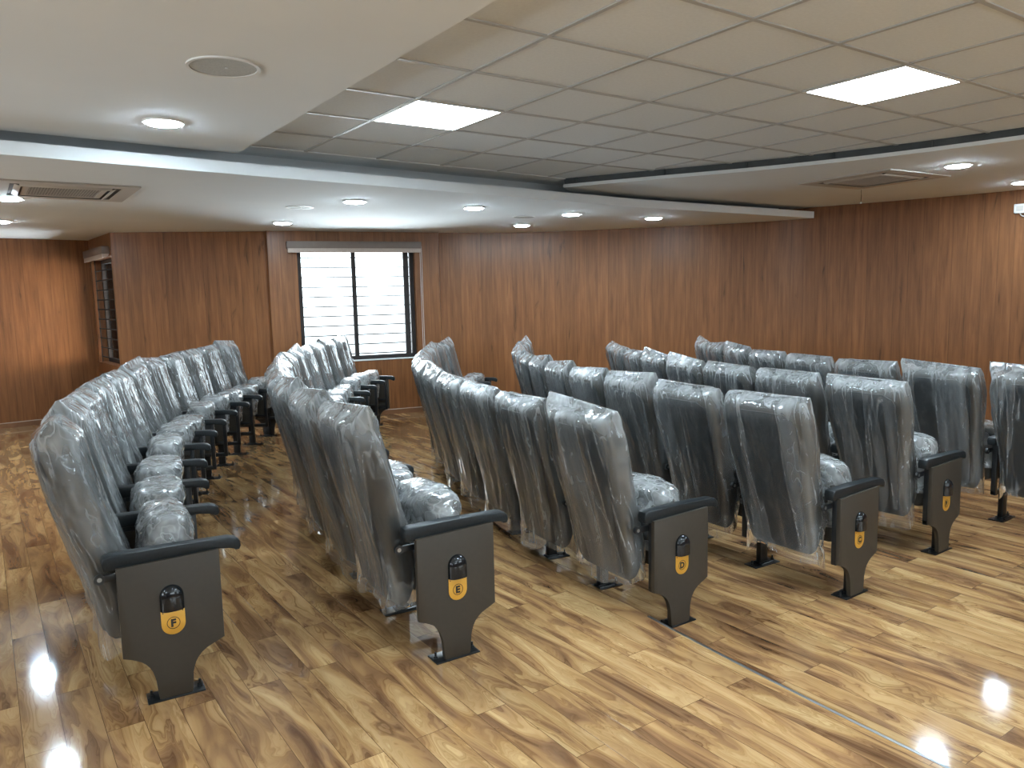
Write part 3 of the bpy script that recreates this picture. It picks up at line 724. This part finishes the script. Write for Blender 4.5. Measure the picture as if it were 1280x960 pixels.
def plate_mesh(letter):
    bm = bmesh.new(); pts = [(-.035, .372), (-.035, .315)]
    for k in range(1, 16):
        a = PI+PI*k/16; pts.append((.010+.045*math.cos(a), .315+.045*math.sin(a)))
    pts += [(.055, .315), (.055, .372)]
    add_prism(bm, pts, -.046, -.0435, 'y', mi=0, bevel=.0008)
    add_ring(bm, (.010, -.0466, .318), .0225, .0252, .0008, 'y', 36, 1)
    for x in (-.027, .047): add_cyl(bm, (x, -.0468, .364), .0025, .001, 'y', 10, 1)
    me = mesh_of('row_plate', bm, [M['gold'], M['ink']])
    cu = bpy.data.curves.new('letter', 'FONT'); cu.body = letter; cu.size = .042; cu.extrude = .0005; cu.offset = .0022; cu.align_x = 'CENTER'; cu.align_y = 'CENTER'
    to = bpy.data.objects.new('letter', cu); COL.objects.link(to); bpy.context.view_layer.update()
    tm = bpy.data.meshes.new_from_object(to.evaluated_get(bpy.context.evaluated_depsgraph_get())); bpy.data.objects.remove(to)
    ys = [v.co.y for v in tm.vertices]; xs = [v.co.x for v in tm.vertices]
    cx, cy = (min(xs)+max(xs))/2, (min(ys)+max(ys))/2
    bm = bmesh.new(); bm.from_mesh(me); b2 = bmesh.new(); b2.from_mesh(tm)
    mp = {}
    for v in b2.verts: mp[v] = bm.verts.new((.010+(v.co.x-cx), -.0466-v.co.z, .318+(v.co.y-cy)))
    for f in b2.faces:
        try: bm.faces.new([mp[v] for v in f.verts]).material_index = 1
        except ValueError: pass
    b2.free(); bm.to_mesh(me); bm.free(); return me
def dome_mesh():
    bm = bmesh.new(); R = []; n = 20
    for i in range(9):                 # half-round cowl: arch outline lofted out to a smaller arch
        t = i/8; k = math.sqrt(max(0, 1-t**2.2)); dep = .030*t
        r = .045*(.30+.70*k); pts = [(-r, .374)]
        pts += [(r*math.cos(PI-PI*j/n), .430+r*math.sin(PI-PI*j/n)*1.05-.010*(1-k)) for j in range(n+1)] + [(r, .374)]
        R.append([Vector((.010+x, -.044-dep, z)) for x, z in pts])
    loft(bm, R); return mesh_of('aisle_light', bm, M['gloss'], angle=50)

ME = dict(back=backrest_mesh(), shell=back_shell_mesh(), seat=seat_mesh(), sshell=seat_shell_mesh(), arm=armrest_mesh(), frame=arm_frame_mesh(),
          leg=leg_mesh(), foot=foot_mesh(), b0=bolt_mesh(-.088), b1=bolt_mesh(.096), brkR=bracket_mesh(1), brkL=bracket_mesh(-1),
          endR=end_panel_mesh(-1), endL=end_panel_mesh(1), dome=dome_mesh())
BAGS = [back_cover_mesh(s) for s in range(1, 8)]; SBAGS = [seat_cover_mesh(s) for s in range(1, 6)]

def arm_set(root, m4, end=None, letter=None, first=True):
    link('armrest', ME['arm'], root, m4); link('arm_frame', ME['frame'], root, m4); link('leg', ME['leg'], root, m4)
    fp = link('foot_plate', ME['foot'], root, m4); link('bolt', ME['b0'], fp); link('bolt', ME['b1'], fp)
    link('hinge_bracket', ME['brkR' if first else 'brkL'], root, m4)
    if end:
        p = link('end_panel', ME['endR' if end == 'R' else 'endL'], root, m4); p['label'] = 'brown board panel closing the end of the row'
        if letter:
            q = link('row_plate', plate_mesh(letter), p); q['label'] = 'gold plate with circled letter ' + letter
            d = link('aisle_light', ME['dome'], p); d['label'] = 'glossy black aisle light cowl'

ORD = ['first', 'second', 'third', 'fourth', 'fifth', 'sixth', 'seventh', 'eighth', 'ninth', 'tenth', 'eleventh', 'twelfth']
ROWS = [('F', 11.00, 0.0, 4.46, 3.20, -.023, 0, 11), ('E', 9.89, 0.0, 2.58, 3.48, -.0255, 0, 12), ('D', 8.69, -STEP, 1.54, 3.95, -.029, 0, 12),
        ('C', 7.64, -STEP, -.73, 4.50, -.040, 0, 11), ('B', 6.56, -STEP, -.36, 5.22, -.050, 0, 8), ('A', 5.51, -STEP, .11, 6.10, -.060, -1, 7)]
def polar(r, th, z):
    t = math.radians(th); return Vector((Cx-r*math.cos(t), Cy+r*math.sin(t), z))
cnt = 0
for row, r, z, a, b, c, k0, k1 in ROWS:
    ang = lambda k: a+b*k+c*k*k
    for k in range(k0, k1):
        th0, th1 = ang(k), ang(k+1); th = (th0+th1)/2; pitch = math.radians(th1-th0)*r
        if row == 'A':
            i = k-k0; lb = 'plastic-wrapped grey seat, ' + ORD[i] + ' from the right picture edge in the foremost, unlettered row'
        elif k == 0: lb = 'plastic-wrapped grey seat whose brown end panel carries the gold ' + row + ' plate'
        elif k == k1-1: lb = 'plastic-wrapped grey seat at the far wall end of the row lettered ' + row
        else: lb = 'plastic-wrapped grey seat, ' + ORD[k] + ' from the aisle end panel lettered ' + row
        p = polar(r, th, z)
        o = thing('auditorium_seat', p, lb, 'seat', 'plastic-wrapped seats in the unlettered front row' if row == 'A' else 'plastic-wrapped seats in the row lettered ' + row, math.radians(-th))
        sy = min(1.0, (pitch-.030)/.545); S = Matrix.Diagonal((1, sy, 1, 1))
        bk = link('backrest', ME['back'], o, S); sh = link('back_shell', ME['shell'], bk); sh['label'] = 'dark slate rear cover'
        st = link('seat', ME['seat'], o, S); ss = link('seat_shell', ME['sshell'], st); ss['label'] = 'brown underside panel of the tipped-up seat'
        flip = -1 if (cnt*7) % 3 == 1 else 1
        bc = link('back_cover', BAGS[(cnt*5+3*(cnt//7)) % len(BAGS)], o, Matrix.Diagonal((1, flip*sy, 1, 1))); bc['label'] = 'clear crinkled polythene bag over the backrest'
        sc = link('seat_cover', SBAGS[(cnt*3+cnt//5) % len(SBAGS)], o, Matrix.Diagonal((1, -flip*sy, 1, 1))); sc['label'] = 'crumpled polythene bag over the tipped-up seat'
        inv = (Matrix.Translation(p) @ Matrix.Rotation(math.radians(-th), 4, 'Z')).inverted()
        def am(t_): return inv @ Matrix.Translation(polar(r, t_, z)) @ Matrix.Rotation(math.radians(-t_), 4, 'Z')
        arm_set(o, am(th0), end='R' if (k == 0 and row != 'A') else None, letter=row if (k == 0 and row != 'A') else None)
        if row == 'D' and k == 1:      # scrap of white tape stuck on this foot plate
            fpl = [c_ for c_ in o.children if c_.name.startswith('foot_plate')][0]
            bmt = bmesh.new(); add_box(bmt, -.080, .020, .024, .044, .0072, .0080); link('tape', mesh_of('tape', bmt, M['white'], smooth=False), fpl)['label'] = 'scrap of white tape'
        if k == k1-1: arm_set(o, am(th1), end='L', first=False)
        cnt += 1

# ------------------------------------------------------------------ light from outside, world
wld = bpy.data.worlds.new('overcast_daylight'); scene.world = wld; wld.use_nodes = True
nt = wld.node_tree; nt.nodes.clear()
bg = nd(nt, 'ShaderNodeBackground')
tcw = nd(nt, 'ShaderNodeTexCoord'); spw = nd(nt, 'ShaderNodeSeparateXYZ'); nt.links.new(tcw.outputs['Generated'], spw.inputs[0])
mrw = nd(nt, 'ShaderNodeMapRange', i_1=-1.0, i_2=1.0); nt.links.new(spw.outputs[2], mrw.inputs[0])
# ground boosted to throw light up at the ceiling / pale buildings near the horizon / overcast overhead
k_ = 1/50
rw = ramp(nt, [(p, (v*k_*.86, v*k_*.94, v*k_)) for p, v in ((0.0, 36.0), (0.40, 31.0), (0.455, 2.2), (0.485, 3.2), (0.515, 6.0), (0.60, 10.0), (1.0, 14.0))])
nt.links.new(mrw.outputs[0], rw.inputs[0])
# warm glow lobe added to the sky to light the left wall through the alcove
dt_ = nd(nt, 'ShaderNodeVectorMath', operation='DOT_PRODUCT'); nt.links.new(tcw.outputs['Generated'], dt_.inputs[0]); dt_.inputs[1].default_value = Vector((0.90, -0.36, 0.24)).normalized()
sg = nd(nt, 'ShaderNodeMapRange', i_1=0.88, i_2=0.995, i_3=0.0, i_4=1.6, interpolation_type='SMOOTHSTEP'); nt.links.new(dt_.outputs['Value'], sg.inputs[0])
sc_ = nd(nt, 'ShaderNodeVectorMath', operation='SCALE'); sc_.inputs[0].default_value = (1.0, 0.86, 0.68); nt.links.new(sg.outputs[0], sc_.inputs['Scale'])
ad_ = nd(nt, 'ShaderNodeVectorMath', operation='ADD'); nt.links.new(rw.outputs[0], ad_.inputs[0]); nt.links.new(sc_.outputs[0], ad_.inputs[1]); nt.links.new(ad_.outputs[0], bg.inputs[0]); bg.inputs[1].default_value = 50.0
wo = nd(nt, 'ShaderNodeOutputWorld'); nt.links.new(bg.outputs[0], wo.inputs[0])
def portal(origin, d, n, u0, u1, z0, z1, off):
    L = bpy.data.lights.new('window_portal', 'AREA'); L.shape = 'RECTANGLE'; L.size = u1-u0; L.size_y = z1-z0; L.cycles.is_portal = True
    o = bpy.data.objects.new('window_portal', L); COL.objects.link(o)
    X = d; Z = n; Y = Z.cross(X)
    c = origin+d*(u0+u1)/2+n*off+Vector((0, 0, (z0+z1)/2))
    o.matrix_world = Matrix(((X.x, Y.x, Z.x, c.x), (X.y, Y.y, Z.y, c.y), (X.z, Y.z, Z.z, c.z), (0, 0, 0, 1)))
portal(WA, WD, WN, OP[0], OP[1], OP[2], OP[3], .22)
portal(Vector((*LE, 0)), LD, LN, .08, 1.38, .80, 2.20, .22)

for h in BW_ADDED: portal(BP, BD, BN, *h, .22)
for h in LWN_ADDED: portal(Vector((-4, -5, 0)), Vector((0, 1, 0)), Vector((-1, 0, 0)), *h, .22)

# ------------------------------------------------------------------ camera
cam = bpy.data.cameras.new('camera'); co = bpy.data.objects.new('camera', cam); COL.objects.link(co)
fw = Vector((0.56628881, 0.81597244, -0.11621511)); rt = Vector((0.81980935, -0.57218607, -0.02270966)); up = Vector((0.08502712, 0.08241401, 0.99296441))
co.matrix_world = Matrix(((rt.x, up.x, -fw.x, 0), (rt.y, up.y, -fw.y, 0), (rt.z, up.z, -fw.z, 1.6), (0, 0, 0, 1)))
cam.sensor_width = 36; cam.lens = 952.4386/1280*36; cam.clip_start = 0.05; cam.clip_end = 200
scene.camera = co

scene.cycles.transparent_max_bounces = 32; scene.cycles.max_bounces = 10; scene.cycles.diffuse_bounces = 4
scene.cycles.caustics_reflective = False; scene.cycles.caustics_refractive = False
scene.view_settings.view_transform = 'Standard'; scene.view_settings.look = 'None'
scene.view_settings.exposure = 0.0; scene.view_settings.gamma = 1.0; scene.view_settings.use_curve_mapping = False
